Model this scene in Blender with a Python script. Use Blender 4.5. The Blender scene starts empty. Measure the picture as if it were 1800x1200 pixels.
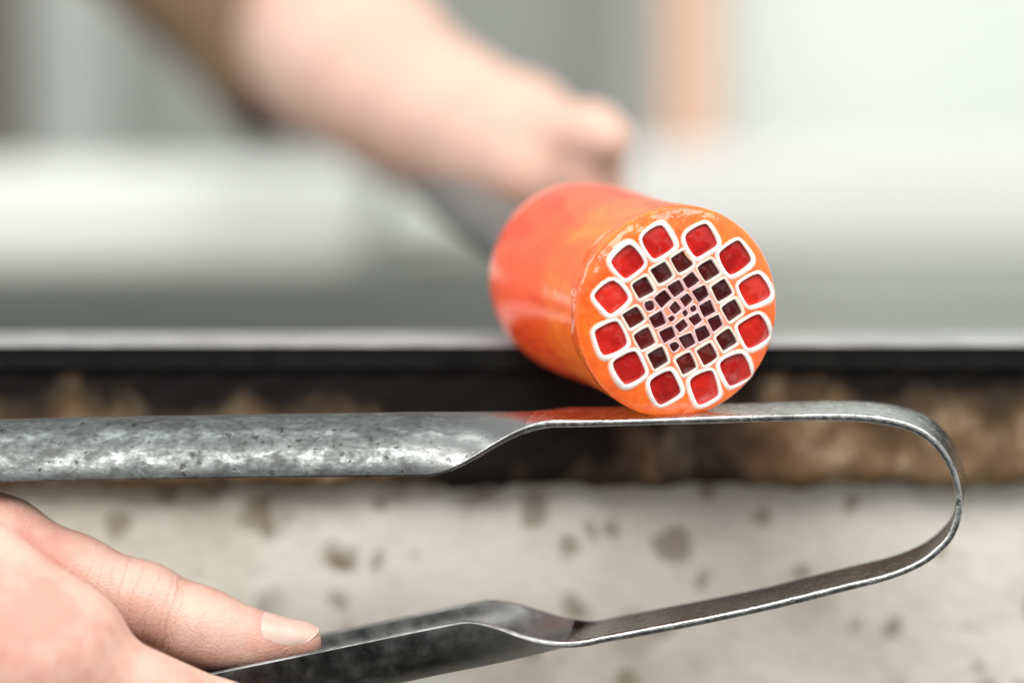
import bpy, bmesh, math, random
import numpy as np
from mathutils import Vector, Matrix

random.seed(4)
scene = bpy.context.scene
col = scene.collection
rad = math.radians

# ------------------------------------------------------------------ camera
D = 0.75                       # metres to the plane of sharp focus
S = 0.27 / 1800                # metres per photo pixel in that plane
PITCH = rad(6.0)
V = np.array([0.0, math.cos(PITCH), -math.sin(PITCH)])
UP = np.array([0.0, math.sin(PITCH), math.cos(PITCH)])
RT = np.array([1.0, 0.0, 0.0])
CAM = -V * D

def W(px, py, dz=0.0):
    """photo pixel at dz metres behind the plane of focus -> world point"""
    k = S * (D + dz) / D
    return V * dz + RT * ((px - 900) * k) + UP * ((600 - py) * k)

cd = bpy.data.cameras.new("camera")
cam = bpy.data.objects.new("camera", cd)
col.objects.link(cam)
cam.location = Vector(CAM)
cam.rotation_euler = (math.pi / 2 - PITCH, 0, 0)
cd.lens = 100; cd.sensor_width = 36
cd.clip_start = 0.01; cd.clip_end = 60
cd.dof.use_dof = True
cd.dof.focus_distance = D + 0.002
cd.dof.aperture_fstop = 3.1
scene.camera = cam

# ------------------------------------------------------------------ light
world = bpy.data.worlds.new("World"); scene.world = world
world.use_nodes = True
bg = world.node_tree.nodes["Background"]
bg.inputs[0].default_value = (0.93, 0.98, 0.96, 1)
bg.inputs[1].default_value = 0.85

def area(name, loc, target, sx, sy, power, color=(1, 1, 1)):
    l = bpy.data.lights.new(name, 'AREA'); l.shape = 'RECTANGLE'
    l.size = sx; l.size_y = sy; l.energy = power; l.color = color
    o = bpy.data.objects.new(name, l); col.objects.link(o)
    o.location = loc
    d = Vector(target) - Vector(loc)
    o.rotation_euler = d.to_track_quat('-Z', 'Y').to_euler()
    return o
area("unseen_lamp", (-0.35, -1.1, 1.08), (0, 0.1, -0.05), 1.0, 0.6, 20, (1.0, 0.98, 0.95))  # unseen key lamp, shifted forward to fill the bench front
area("unseen_lamp", (0.75, -0.55, 1.15), (0.05, 0.1, -0.08), 1.0, 0.5, 12, (1.0, 0.99, 0.97))  # unseen lamp moved here to brighten the right side and the tongs' bend
area("window_light", (-1.25, 0.75, 0.55), (0.0, 0.0, 0.0), 0.75, 0.40, 4.0, (1.0, 1.0, 1.0))
area("unseen_lamp", (0.0, 0.0, 0.95), (0.2, 1.7, -0.15), 2.0, 0.4, 9.5, (0.97, 1.0, 0.97))  # unseen lamp added to brighten the beam and back walls

scene.view_settings.view_transform = 'Standard'
scene.view_settings.look = 'None'
scene.view_settings.exposure = 0.0
scene.view_settings.gamma = 1.0
scene.view_settings.use_curve_mapping = False
scene.cycles.use_denoising = True
scene.cycles.max_bounces = 8
scene.cycles.sample_clamp_indirect = 6

# ------------------------------------------------------------------ helpers
def mesh_obj(name, verts, faces, mat=None, parent=None, smooth=True):
    me = bpy.data.meshes.new(name)
    me.from_pydata([tuple(map(float, v)) for v in verts], [], [tuple(map(int, f)) for f in faces])
    me.update()
    if smooth:
        me.polygons.foreach_set("use_smooth", [True] * len(me.polygons))
    if mat: me.materials.append(mat)
    o = bpy.data.objects.new(name, me); col.objects.link(o)
    if parent: o.parent = parent
    return o

def bm_obj(name, bm, mat=None, parent=None, smooth=False):
    bmesh.ops.recalc_face_normals(bm, faces=bm.faces[:])
    me = bpy.data.meshes.new(name); bm.to_mesh(me); bm.free()
    if smooth: me.polygons.foreach_set("use_smooth", [True] * len(me.polygons))
    if mat: me.materials.append(mat)
    o = bpy.data.objects.new(name, me); col.objects.link(o)
    if parent: o.parent = parent
    return o

def tag(o, label=None, cat=None, group=None, kind=None):
    if label: o["label"] = label
    if cat: o["category"] = cat
    if group: o["group"] = group
    if kind: o["kind"] = kind
    return o

def empty(name, loc=(0, 0, 0)):
    o = bpy.data.objects.new(name, None); col.objects.link(o); o.location = loc
    o.empty_display_size = 0.02
    return o

def box_bm(x0, x1, y0, y1, z0, z1, bev=0.0, seg=2):
    bm = bmesh.new()
    bmesh.ops.create_cube(bm, size=1)
    for v in bm.verts:
        v.co = Vector(((x0 + x1) / 2 + v.co.x * (x1 - x0), (y0 + y1) / 2 + v.co.y * (y1 - y0), (z0 + z1) / 2 + v.co.z * (z1 - z0)))
    if bev > 0:
        bmesh.ops.bevel(bm, geom=bm.edges[:], offset=bev, segments=seg, profile=0.5, affect='EDGES')
    return bm

class Nodes:
    def __init__(self, name):
        self.m = bpy.data.materials.new(name); self.m.use_nodes = True
        self.t = self.m.node_tree; self.n = self.t.nodes
        self.p = self.n["Principled BSDF"]
        self.tc = self.n.new("ShaderNodeTexCoord")
    def link(self, a, b): self.t.links.new(a, b)
    def mapping(self, scale=(1, 1, 1), rot=(0, 0, 0), loc=(0, 0, 0)):
        mp = self.n.new("ShaderNodeMapping")
        mp.inputs["Scale"].default_value = scale; mp.inputs["Rotation"].default_value = rot; mp.inputs["Location"].default_value = loc
        self.link(self.tc.outputs["Object"], mp.inputs[0]); return mp.outputs[0]
    def noise(self, scale, detail=4, rough=0.55, vec=None, dist=0.0):
        x = self.n.new("ShaderNodeTexNoise")
        x.inputs["Scale"].default_value = scale; x.inputs["Detail"].default_value = detail
        x.inputs["Roughness"].default_value = rough; x.inputs["Distortion"].default_value = dist
        self.link(vec or self.tc.outputs["Object"], x.inputs["Vector"]); return x.outputs["Fac"]
    def voronoi(self, scale, feature='F1', vec=None):
        x = self.n.new("ShaderNodeTexVoronoi"); x.feature = feature
        x.inputs["Scale"].default_value = scale
        self.link(vec or self.tc.outputs["Object"], x.inputs["Vector"]); return x.outputs["Distance"]
    def ramp(self, fac, stops, interp='LINEAR'):
        r = self.n.new("ShaderNodeValToRGB"); r.color_ramp.interpolation = interp
        e = r.color_ramp.elements
        while len(e) < len(stops): e.new(0.5)
        for el, (p, c) in zip(e, stops):
            el.position = p
            el.color = (c, c, c, 1) if not hasattr(c, '__len__') else (*c, 1)
        self.link(fac, r.inputs[0]); return r.outputs[0]
    def mix(self, fac, a, b, mode='MIX'):
        x = self.n.new("ShaderNodeMix"); x.data_type = 'RGBA'; x.blend_type = mode
        for inp, v in ((x.inputs["Factor"], fac), (x.inputs["A"], a), (x.inputs["B"], b)):
            if hasattr(v, 'is_output'): self.link(v, inp)
            elif hasattr(v, '__len__'): inp.default_value = (*v, 1)
            else: inp.default_value = v
        # the Mix node has one socket set per type: pick the colour ones
        return x.outputs["Result"]
    def math(self, op, a, b=0.0, c=None, clamp=False):
        x = self.n.new("ShaderNodeMath"); x.operation = op; x.use_clamp = clamp
        for i, v in enumerate((a, b) if c is None else (a, b, c)):
            if hasattr(v, 'is_output'): self.link(v, x.inputs[i])
            else: x.inputs[i].default_value = v
        return x.outputs[0]
    def sep(self, vec=None):
        x = self.n.new("ShaderNodeSeparateXYZ"); self.link(vec or self.tc.outputs["Object"], x.inputs[0]); return x.outputs
    def bump(self, h, strength=0.3, dist=0.001, normal=None):
        b = self.n.new("ShaderNodeBump"); b.inputs["Strength"].default_value = strength; b.inputs["Distance"].default_value = dist
        self.link(h, b.inputs["Height"])
        if normal is not None: self.link(normal, b.inputs["Normal"])
        return b.outputs[0]
    def set(self, **kw):
        for k, v in kw.items():
            s = self.p.inputs[k.replace("_", " ")]
            if hasattr(v, 'is_output'): self.link(v, s)
            elif hasattr(v, '__len__') and len(v) == 3 and s.type == 'RGBA': s.default_value = (*v, 1)
            else: s.default_value = v
        return self

def mix_fix(x):  # colour sockets of ShaderNodeMix
    return x

# patch Nodes.mix to address the RGBA sockets explicitly
def _mix(self, fac, a, b, mode='MIX'):
    x = self.n.new("ShaderNodeMix"); x.data_type = 'RGBA'; x.blend_type = mode
    for inp, v in ((x.inputs[0], fac), (x.inputs[6], a), (x.inputs[7], b)):
        if hasattr(v, 'is_output'): self.link(v, inp)
        elif hasattr(v, '__len__'): inp.default_value = (*v, 1)
        else: inp.default_value = v
    return x.outputs[2]
Nodes.mix = _mix

# ------------------------------------------------------------------ materials
def plain_mat(name, c, rough=0.7, var=0.06, scale=6, bumps=0.0):
    N = Nodes(name)
    f = N.noise(scale, 5)
    lo = tuple(max(0, x * (1 - var)) for x in c); hi = tuple(min(1, x * (1 + var)) for x in c)
    N.set(Base_Color=N.ramp(f, [(0.3, lo), (0.7, hi)]), Roughness=rough)
    if bumps: N.set(Normal=N.bump(N.noise(scale * 20, 5), bumps, 0.002))
    return N.m

def skin_mat(name, axis_rot=(0, 0, 0), fine=True, knuckles=()):
    N = Nodes(name)
    f = N.noise(38, 4, 0.55)
    g = N.noise(160, 5, 0.6)
    base = N.ramp(f, [(0.38, (0.575, 0.285, 0.225)), (0.5, (0.655, 0.405, 0.325)), (0.66, (0.69, 0.47, 0.39))])
    base = N.mix(N.math('MULTIPLY', N.ramp(g, [(0.45, 0.0), (0.75, 1.0)]), 0.30), base, (0.70, 0.34, 0.25))
    if not fine: base = N.ramp(N.noise(14, 3), [(0.3, (0.62, 0.37, 0.285)), (0.7, (0.67, 0.435, 0.35))])
    N.set(Base_Color=base, Roughness=0.48)
    N.set(Subsurface_Weight=0.35, Subsurface_Scale=0.004)
    N.p.inputs["Subsurface Radius"].default_value = (1.0, 0.35, 0.2)
    N.p.inputs["Specular IOR Level"].default_value = 0.4
    if fine:
        comb = N.n.new("ShaderNodeCombineXYZ")
        for i, (ax, sc) in enumerate(zip(axis_rot, (1.0, 0.16, 0.16))):
            dt = N.n.new("ShaderNodeVectorMath"); dt.operation = 'DOT_PRODUCT'
            N.link(N.tc.outputs["Object"], dt.inputs[0]); dt.inputs[1].default_value = tuple(float(q) * sc for q in ax)
            N.link(dt.outputs["Value"], comb.inputs[i])
        wr = N.noise(560, 3, 0.5, comb.outputs[0], 0.5)
        cell = N.voronoi(1400, 'F1')
        gate = N.ramp(N.noise(70, 2), [(0.35, 0.25), (0.65, 1.0)])
        h = N.math('ADD', N.math('MULTIPLY', N.math('MULTIPLY', wr, gate), 1.0), N.math('MULTIPLY', cell, 0.25))
        sx = N.sep(comb.outputs[0])
        dv_ = N.n.new("ShaderNodeVectorMath"); dv_.operation = 'DOT_PRODUCT'
        N.link(N.tc.outputs["Object"], dv_.inputs[0]); dv_.inputs[1].default_value = tuple(float(q) for q in V)
        onthumb = N.math('GREATER_THAN', dv_.outputs["Value"], -0.006)
        ss = N.math('ADD', sx[0], N.math('MULTIPLY', N.math('SUBTRACT', N.noise(140, 3), 0.5), 0.0035))
        fold = None
        for s0, w_, a_ in knuckles:
            g_ = N.math('ABSOLUTE', N.math('MULTIPLY', N.math('SUBTRACT', ss, s0), 1 / w_))
            g_ = N.math('MULTIPLY', N.math('SUBTRACT', 1.0, g_, clamp=True), a_)
            fold = g_ if fold is None else N.math('ADD', fold, g_)
        fold = N.math('MULTIPLY', N.math('MULTIPLY', fold, onthumb), N.ramp(N.noise(110, 2, 0.5, N.mapping(loc=(0.3, 0.1, 0))), [(0.35, 0.25), (0.6, 1.0)]))
        h = N.math('SUBTRACT', h, N.math('MULTIPLY', fold, 0.75))
        N.set(Normal=N.bump(h, 0.55, 0.0008), Base_Color=N.mix(N.math('MULTIPLY', fold, 0.28), base, (0.50, 0.20, 0.14)))
    return N.m

# ------------------------------------------------------------------ signed-distance bodies (hands, arm): one continuous skin each
def rcone(P, a, b, ra, rb):
    a = np.asarray(a, np.float32); b = np.asarray(b, np.float32)
    ab = b - a; L2 = float(ab @ ab) + 1e-12
    t = np.clip(((P - a) @ ab) / L2, 0, 1)
    q = P - a - t[..., None] * ab
    return np.sqrt((q * q).sum(-1)) - (ra + (rb - ra) * t)

def smin(a, b, k):
    h = np.clip(0.5 + 0.5 * (b - a) / k, 0, 1)
    return b + (a - b) * h - k * h * (1 - h)

def chain(P, pts, k=0.002):
    d = None
    for (a, ra), (b, rb) in zip(pts[:-1], pts[1:]):
        e = rcone(P, a, b, ra, rb)
        d = e if d is None else smin(d, e, k)
    return d

def surface_nets(fn, lo, hi, h):
    lo = np.asarray(lo, np.float32); n = np.ceil((np.asarray(hi) - lo) / h).astype(int) + 1
    vals = np.empty(n, np.float32)
    ys, zs = np.meshgrid(lo[1] + h * np.arange(n[1]), lo[2] + h * np.arange(n[2]), indexing='ij')
    step = 12
    for i in range(0, n[0], step):
        m = min(step, n[0] - i)
        xs = lo[0] + h * np.arange(i, i + m)
        P = np.empty((m, n[1], n[2], 3), np.float32)
        P[..., 0] = xs[:, None, None]; P[..., 1] = ys; P[..., 2] = zs
        vals[i:i + m] = fn(P)
    ins = vals < 0
    c = [vals[dx:n[0] - 1 + dx, dy:n[1] - 1 + dy, dz:n[2] - 1 + dz] for dx in (0, 1) for dy in (0, 1) for dz in (0, 1)]
    cs = sum((x < 0).astype(np.int8) for x in c)
    act = (cs > 0) & (cs < 8)
    idx = np.full(act.shape, -1, np.int64); idx[act] = np.arange(act.sum())
    cv = np.stack([x[act] for x in c], 1)
    corner = np.array([(dx, dy, dz) for dx in (0, 1) for dy in (0, 1) for dz in (0, 1)], np.float32)
    acc = np.zeros((cv.shape[0], 3), np.float32); cnt = np.zeros(cv.shape[0], np.float32)
    for a in range(8):
        for b in range(a + 1, 8):
            if np.abs(corner[a] - corner[b]).sum() != 1: continue
            x = (cv[:, a] < 0) != (cv[:, b] < 0)
            t = cv[:, a] / (cv[:, a] - cv[:, b] + 1e-20)
            p = corner[a] + t[:, None] * (corner[b] - corner[a])
            acc[x] += p[x]; cnt[x] += 1
    verts = lo + h * (np.argwhere(act) + acc / cnt[:, None])
    faces = []
    for ax in range(3):
        o = [1, 2] if ax == 0 else ([2, 0] if ax == 1 else [0, 1])
        sl0 = [slice(1, -1)] * 3; sl1 = [slice(1, -1)] * 3
        sl0[ax] = slice(0, -1); sl1[ax] = slice(1, None)
        A = ins[tuple(sl0)]; B = ins[tuple(sl1)]
        ch = np.argwhere(A != B)
        if not len(ch): continue
        flip = A[A != B]
        base = ch.copy()
        for k in range(3):
            if k != ax: base[:, k] += 1
        def cell(d1, d2):
            q = base.copy(); q[:, o[0]] -= d1; q[:, o[1]] -= d2
            return idx[q[:, 0], q[:, 1], q[:, 2]]
        quad = np.stack([cell(1, 1), cell(0, 1), cell(0, 0), cell(1, 0)], 1)
        quad[~flip] = quad[~flip][:, ::-1]
        faces.append(quad)
    faces = np.concatenate(faces)
    faces = faces[(faces >= 0).all(1)]
    # light smoothing
    e = np.concatenate([faces[:, [0, 1]], faces[:, [1, 2]], faces[:, [2, 3]], faces[:, [3, 0]]])
    for _ in range(2):
        s = np.zeros_like(verts); k = np.zeros(len(verts), np.float32)
        np.add.at(s, e[:, 0], verts[e[:, 1]]); np.add.at(s, e[:, 1], verts[e[:, 0]])
        np.add.at(k, e[:, 0], 1); np.add.at(k, e[:, 1], 1)
        verts = verts * 0.5 + 0.5 * s / np.maximum(k, 1)[:, None]
    return verts, faces

def catmull(pts, n):
    pts = np.asarray(pts, float)
    P = np.vstack([2 * pts[0] - pts[1], pts, 2 * pts[-1] - pts[-2]])
    out = []
    for i in range(1, len(P) - 2):
        seg = np.linspace(0, 1, 12, endpoint=False)[:, None]
        a, b, c, d = P[i - 1], P[i], P[i + 1], P[i + 2]
        out.append(0.5 * ((2 * b) + (c - a) * seg + (2 * a - 5 * b + 4 * c - d) * seg ** 2 + (3 * b - a - 3 * c + d) * seg ** 3))
    out = np.vstack(out + [P[-2][None]])
    L = np.concatenate([[0], np.cumsum(np.linalg.norm(np.diff(out[:, :2], axis=0), axis=1))])
    t = np.linspace(0, L[-1], n)
    return np.stack([np.interp(t, L, out[:, k]) for k in range(out.shape[1])], 1)

def gain(v): return v

# ================================================================== SETTING
def px_box(x0, x1, y0, y1, dz, depth, bev=0.0, seg=2):
    """an upright box whose front face fills the given photo pixels at that distance"""
    a = W(x0, y1, dz); b = W(x1, y0, dz)
    yy = 0.5 * (a[1] + b[1])
    return box_bm(a[0], b[0], yy, yy + depth, a[2], b[2], bev, seg)

floor_m = plain_mat("floor_concrete", (0.16, 0.155, 0.15), 0.8, 0.15, 3)
fl = bm_obj("floor", box_bm(-4, 4, -3, 5, -1.0, -0.9), floor_m); tag(fl, kind='structure')

dark_blocker = bm_obj("wall", box_bm(-4, 4, -2.6, -2.5, -0.9, 0.12), plain_mat("blocker_dark", (0.10, 0.10, 0.10), 0.8)); tag(dark_blocker, kind='structure')  # unseen low wall added behind the camera to darken reflections
gray_m = plain_mat("wall_gray_paint", (0.27, 0.28, 0.26), 0.75, 0.06, 4)
white_m = plain_mat("wall_white_paint", (0.745, 0.785, 0.745), 0.7, 0.02, 4)
WZ = 1.35
wl = bm_obj("wall", px_box(-2600, 1290, -1500, 2600, WZ, 0.1), gray_m); tag(wl, kind='structure')
wr = bm_obj("wall", px_box(1262, 4200, -1500, 2600, WZ - 0.02, 0.12), white_m); tag(wr, kind='structure')

wb = bm_obj("wall", px_box(-2600, 1080, 474, 2600, WZ - 0.06, 0.055), plain_mat("wall_base_gray_paint", (0.145, 0.153, 0.14), 0.75, 0.06, 4)); tag(wb, kind='structure')
def thing_box(name, label, cat, mat, *a, **k):
    o = bm_obj(name, px_box(*a, **k), mat, smooth=False)
    return tag(o, label, cat)

thing_box("wall_panel", "dark brownish grey upright strip at the far left edge", "panel",
          plain_mat("panel_brown_gray", (0.13, 0.11, 0.10), 0.7), -420, 25, -900, 1500, WZ - 0.05, 0.045, bev=0.003)
thing_box("wall_panel", "pale grey upright strip beside the dark one, left of the arm", "panel",
          plain_mat("panel_pale_gray", (0.38, 0.39, 0.37), 0.7), 45, 205, -900, 1500, WZ - 0.03, 0.028, bev=0.003)
thing_box("wall_panel", "light grey upright strip left of the peach coloured post", "panel",
          plain_mat("panel_light_gray", (0.44, 0.45, 0.43), 0.7), 1085, 1160, -900, 1500, WZ - 0.03, 0.028, bev=0.003)
thing_box("post", "blurred peach orange upright post in front of the walls", "post",
          plain_mat("post_peach", (0.72, 0.45, 0.32), 0.6), 1166, 1268, -900, 1500, WZ - 0.15, 0.05, bev=0.012)

# long white rounded beam and what lies on from it
beam_m = plain_mat("beam_white", (0.74, 0.745, 0.71), 0.6, 0.04, 9)
def px_capsule(name, x0, x1, y0, y1, dz, depth, mat, bev):
    return bm_obj(name, px_box(x0, x1, y0, y1, dz, depth, bev, 6), mat, smooth=True)
b = px_capsule("beam", -1200, 640, 292, 492, 0.98, 0.085, beam_m, 0.018)
tag(b, "thick white rounded beam running across at left behind the arm", "beam")
b = px_capsule("bundle", 660, 872, 330, 478, 0.92, 0.08, plain_mat("bundle_white", (0.66, 0.67, 0.61), 0.75, 0.06, 20), 0.028)
tag(b, "off white rounded bundle between the white beam and the blowpipe", "bundle")
b = px_capsule("ledge", 1085, 3200, 262, 450, 1.165, 0.03, plain_mat("ledge_white", (0.71, 0.70, 0.67), 0.6, 0.02, 6), 0.012)
tag(b, "warm white ledge across the pale wall right of the glass", "ledge")

# ================================================================== WORKBENCH
bench = empty("workbench", tuple(W(900, 604, 0.085)))
tag(bench, "scorched workbench with steel edged rail and pitted pale front below the glass", "workbench")
bx, by, bz = bench.location
X0, X1 = -0.75, 0.75
def bench_box(name, y0, y1, z0, z1, mat, bev):
    return bm_obj(name, box_bm(X0, X1, y0, y1, z0, z1, bev), mat, bench)

# steel plate, worn bright on top
N = Nodes("worn_steel_plate")
f = N.noise(60, 6, 0.6)
N.set(Base_Color=N.ramp(f, [(0.3, (0.26, 0.255, 0.255)), (0.7, (0.46, 0.45, 0.45))]), Metallic=0.55,
      Roughness=N.ramp(N.noise(35, 3), [(0.3, 0.38), (0.7, 0.6)]), Normal=N.bump(N.noise(140, 4), 0.3, 0.001))
plate_m = N.m
N = Nodes("black_scaled_steel")
f = N.noise(120, 6, 0.65)
N.set(Base_Color=N.ramp(f, [(0.35, (0.007, 0.008, 0.008)), (0.75, (0.017, 0.018, 0.017))]), Metallic=0.0,
      Roughness=0.9, Normal=N.bump(N.noise(300, 4), 0.3, 0.001))
N.p.inputs['Specular IOR Level'].default_value = 0.1
flange_m = N.m
bench_box("rail_plate", 0.0, 0.034, -0.0011, 0.0, plate_m, 0.0006)
bench_box("rail_flange", 0.0012, 0.0065, -0.0080, -0.0013, flange_m, 0.0008)

# charred timber under the flange, with a ragged lower edge
N = Nodes("charred_timber")
xyz = N.sep()
streak = N.noise(24, 4, 0.5, N.mapping(scale=(1.0, 1, 0.55)), 0.6)
blot = N.noise(17, 3, 0.5, N.mapping(scale=(1.0, 1, 0.7), loc=(0.31, 0, 0)))
# height above the lower edge, 0..1
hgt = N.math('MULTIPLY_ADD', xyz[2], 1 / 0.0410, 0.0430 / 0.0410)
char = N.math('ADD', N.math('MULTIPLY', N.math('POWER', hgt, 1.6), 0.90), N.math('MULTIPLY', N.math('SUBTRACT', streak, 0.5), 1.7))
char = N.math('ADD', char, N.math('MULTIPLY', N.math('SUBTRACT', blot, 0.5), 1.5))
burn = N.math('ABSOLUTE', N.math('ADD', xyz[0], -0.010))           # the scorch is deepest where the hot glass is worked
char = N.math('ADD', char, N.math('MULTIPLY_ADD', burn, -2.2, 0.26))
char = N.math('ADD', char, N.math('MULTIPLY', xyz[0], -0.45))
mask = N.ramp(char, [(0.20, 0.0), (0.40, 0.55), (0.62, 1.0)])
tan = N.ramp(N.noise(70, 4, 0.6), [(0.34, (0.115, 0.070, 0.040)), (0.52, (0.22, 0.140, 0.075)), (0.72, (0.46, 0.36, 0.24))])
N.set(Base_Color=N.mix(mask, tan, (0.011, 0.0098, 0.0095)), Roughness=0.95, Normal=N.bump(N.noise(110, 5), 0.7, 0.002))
N.p.inputs['Specular IOR Level'].default_value = 0.15
timber_m = N.m
nx, nz = 420, 16
tv = []; tf = []
z_top, z_bot = -0.0082, -0.0433
for j in range(nz + 1):
    for i in range(nx + 1):
        x = X0 + (X1 - X0) * i / nx
        w = j / nz
        rag = 0.0005 * math.sin(x * 410 + 1.3 * math.sin(x * 97)) + 0.0003 * math.sin(x * 903 + 2) + 0.0008 * math.sin(x * 131)
        z = z_top + (z_bot - z_top + rag) * w
        y = 0.0035 + 0.0006 * math.sin(x * 310 + j) + (0.004 * max(0, w - 0.9) * 10 if w > 0.9 else 0)
        tv.append((x, y, z))
for j in range(nz):
    for i in range(nx):
        a = j * (nx + 1) + i
        tf.append((a, a + 1, a + nx + 2, a + nx + 1))
# back and under side
nb = len(tv)
for i in range(nx + 1):
    x = X0 + (X1 - X0) * i / nx
    tv.append((x, 0.05, tv[nz * (nx + 1) + i][2])); 
for i in range(nx + 1):
    tv.append((X0 + (X1 - X0) * i / nx, 0.05, z_top))
for i in range(nx):
    a = nz * (nx + 1) + i
    tf.append((a, a + 1, nb + i + 1, nb + i))
    tf.append((nb + i, nb + i + 1, nb + nx + 1 + i + 1, nb + nx + 1 + i))
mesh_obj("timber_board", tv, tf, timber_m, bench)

# pitted pale panel under the overhang
N = Nodes("pitted_pale_panel")
vd = N.n.new("ShaderNodeVectorMath"); vd.operation = 'MULTIPLY_ADD'
nz_ = N.n.new("ShaderNodeTexNoise"); nz_.inputs["Scale"].default_value = 70; N.link(N.tc.outputs["Object"], nz_.inputs["Vector"])
N.link(nz_.outputs["Color"], vd.inputs[0]); vd.inputs[1].default_value = (0.012, 0.012, 0.012); N.link(N.tc.outputs["Object"], vd.inputs[2])
vo = N.n.new("ShaderNodeTexVoronoi"); vo.inputs["Scale"].default_value = 47; N.link(vd.outputs[0], vo.inputs["Vector"])
sepc = N.n.new("ShaderNodeSeparateColor"); N.link(vo.outputs["Color"], sepc.inputs[0])
size = N.math('MULTIPLY_ADD', N.math('POWER', sepc.outputs[0], 1.6), 0.42, 0.03)
spots = N.math('MULTIPLY', N.math('SUBTRACT', size, vo.outputs["Distance"]), 5.0, clamp=True)
spots = N.math('MULTIPLY', spots, N.math('MULTIPLY_ADD', sepc.outputs[1], 0.7, 0.3))
v2 = N.noise(24, 4, 0.6, N.mapping(loc=(0.2, 0, 0.4)))
stain = N.ramp(v2, [(0.42, 0.0), (0.70, 1.0)])
c0 = N.ramp(N.noise(13, 4), [(0.3, (0.75, 0.71, 0.61)), (0.7, (0.85, 0.82, 0.735))])
c1 = N.mix(N.math('MULTIPLY', stain, 0.52), c0, (0.38, 0.32, 0.24))
vo2 = N.n.new("ShaderNodeTexVoronoi"); vo2.inputs["Scale"].default_value = 72; N.link(vd.outputs[0], vo2.inputs["Vector"])
sp2 = N.n.new("ShaderNodeSeparateColor"); N.link(vo2.outputs["Color"], sp2.inputs[0])
small = N.math('MULTIPLY', N.math('SUBTRACT', N.math('MULTIPLY', N.math('POWER', sp2.outputs[0], 1.5), 0.55), vo2.outputs["Distance"]), 6.0, clamp=True)
c1 = N.mix(N.math('MULTIPLY', small, 0.75), c1, (0.26, 0.20, 0.14))
c2 = N.mix(N.math('MULTIPLY', spots, 0.95), c1, N.ramp(N.noise(30, 2), [(0.4, (0.06, 0.06, 0.045)), (0.6, (0.19, 0.12, 0.06))]))
N.set(Base_Color=c2, Roughness=0.9, Normal=N.bump(N.math('SUBTRACT', N.noise(220, 5), N.math('MULTIPLY', spots, 0.6)), 0.5, 0.002))
panel_m = N.m
bench_box("front_panel", 0.016, 0.05, -0.9, -0.044, panel_m, 0.0)

# ================================================================== GLASS ON ITS PIPE
FC = W(1199, 551, 0.0)                       # centre of the front face
k1 = 0.0255; k2 = 0.0117; k3 = 0.076
AX = V * k3 - RT * k1 + UP * k2; AX = AX / np.linalg.norm(AX)      # from the face back along the cylinder
E1 = RT - AX * (RT @ AX); E1 /= np.linalg.norm(E1)
E2 = -np.cross(E1, AX); E2 = E2 / np.linalg.norm(E2)
if E2 @ UP < 0: E2 = -E2
R = 0.0284
def dome(r): return -0.0040 * (1 - math.sqrt(max(0.0, 1 - min(1.0, r / R) ** 8)))      # the end face rounds over into the side
def face_pt(px, py):
    d = W(px, py, 0) - CAM
    t = ((FC - CAM) @ AX) / (d @ AX)
    for _ in range(5):
        q = CAM + d * t - FC
        t = ((FC - CAM) @ AX - dome(math.hypot(q @ E1, q @ E2))) / (d @ AX)
    q = CAM + d * t - FC
    return np.array([q @ E1, q @ E2])
# object frame: x = E1, y = E2, z = towards the viewer (-AX)
M = Matrix(((E1[0], E2[0], -AX[0], FC[0]), (E1[1], E2[1], -AX[1], FC[1]), (E1[2], E2[2], -AX[2], FC[2]), (0, 0, 0, 1)))
glass = empty("glass_cylinder"); glass.matrix_world = M
tag(glass, "glossy orange glass cylinder with a honeycomb of red and maroon canes on its end", "glass piece")

def lathe(prof, n=96):
    vs = []; fs = []
    for (r, z) in prof:
        for i in range(n):
            a = 2 * math.pi * i / n
            vs.append((r * math.cos(a), r * math.sin(a), z))
    for j in range(len(prof) - 1):
        for i in range(n):
            fs.append((j * n + i, j * n + (i + 1) % n, (j + 1) * n + (i + 1) % n, (j + 1) * n + i))
    return vs, fs

def glass_bump(N, s=1.0, side=None):
    a = N.noise(130, 2, 0.4, None, 0.5)
    b = N.noise(420, 2, 0.4)
    h = N.math('ADD', a, N.math('MULTIPLY', b, 0.25))
    if side is not None: h = N.math('MULTIPLY', h, side)
    return N.bump(h, 0.25 * s, 0.003)

N = Nodes("hot_orange_glass")
xyz = N.sep()
wob = N.math('MULTIPLY', N.math('SUBTRACT', N.noise(35, 3), 0.5), 0.02)
zz = N.math('ADD', xyz[2], wob)
t = N.math('MULTIPLY_ADD', zz, -1 / 0.090, 0.0)
swirl = N.noise(60, 3, 0.5, N.mapping(scale=(1, 1, 0.25)), 0.8)
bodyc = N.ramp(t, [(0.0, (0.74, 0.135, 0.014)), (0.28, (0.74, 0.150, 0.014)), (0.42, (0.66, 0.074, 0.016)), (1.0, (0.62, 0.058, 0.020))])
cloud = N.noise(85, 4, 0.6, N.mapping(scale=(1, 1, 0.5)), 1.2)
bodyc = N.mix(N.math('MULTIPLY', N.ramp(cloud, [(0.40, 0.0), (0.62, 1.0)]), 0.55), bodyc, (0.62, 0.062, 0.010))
added_glow = N.ramp(t, [(0.0, (1.0, 0.18, 0.030)), (0.10, (1.0, 0.20, 0.030)), (0.30, (1.0, 0.22, 0.030)), (0.42, (1.0, 0.125, 0.022)), (0.7, (1.0, 0.095, 0.022)), (1.0, (0.95, 0.080, 0.020))])
rr2 = N.math('SQRT', N.math('ADD', N.math('MULTIPLY', xyz[0], xyz[0]), N.math('MULTIPLY', xyz[1], xyz[1])))
web = N.math('MULTIPLY', N.ramp(N.math('MULTIPLY', rr2, 40.0), [(0.50, 1.0), (0.88, 0.0)]), N.math('GREATER_THAN', xyz[2], -0.0012))
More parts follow.
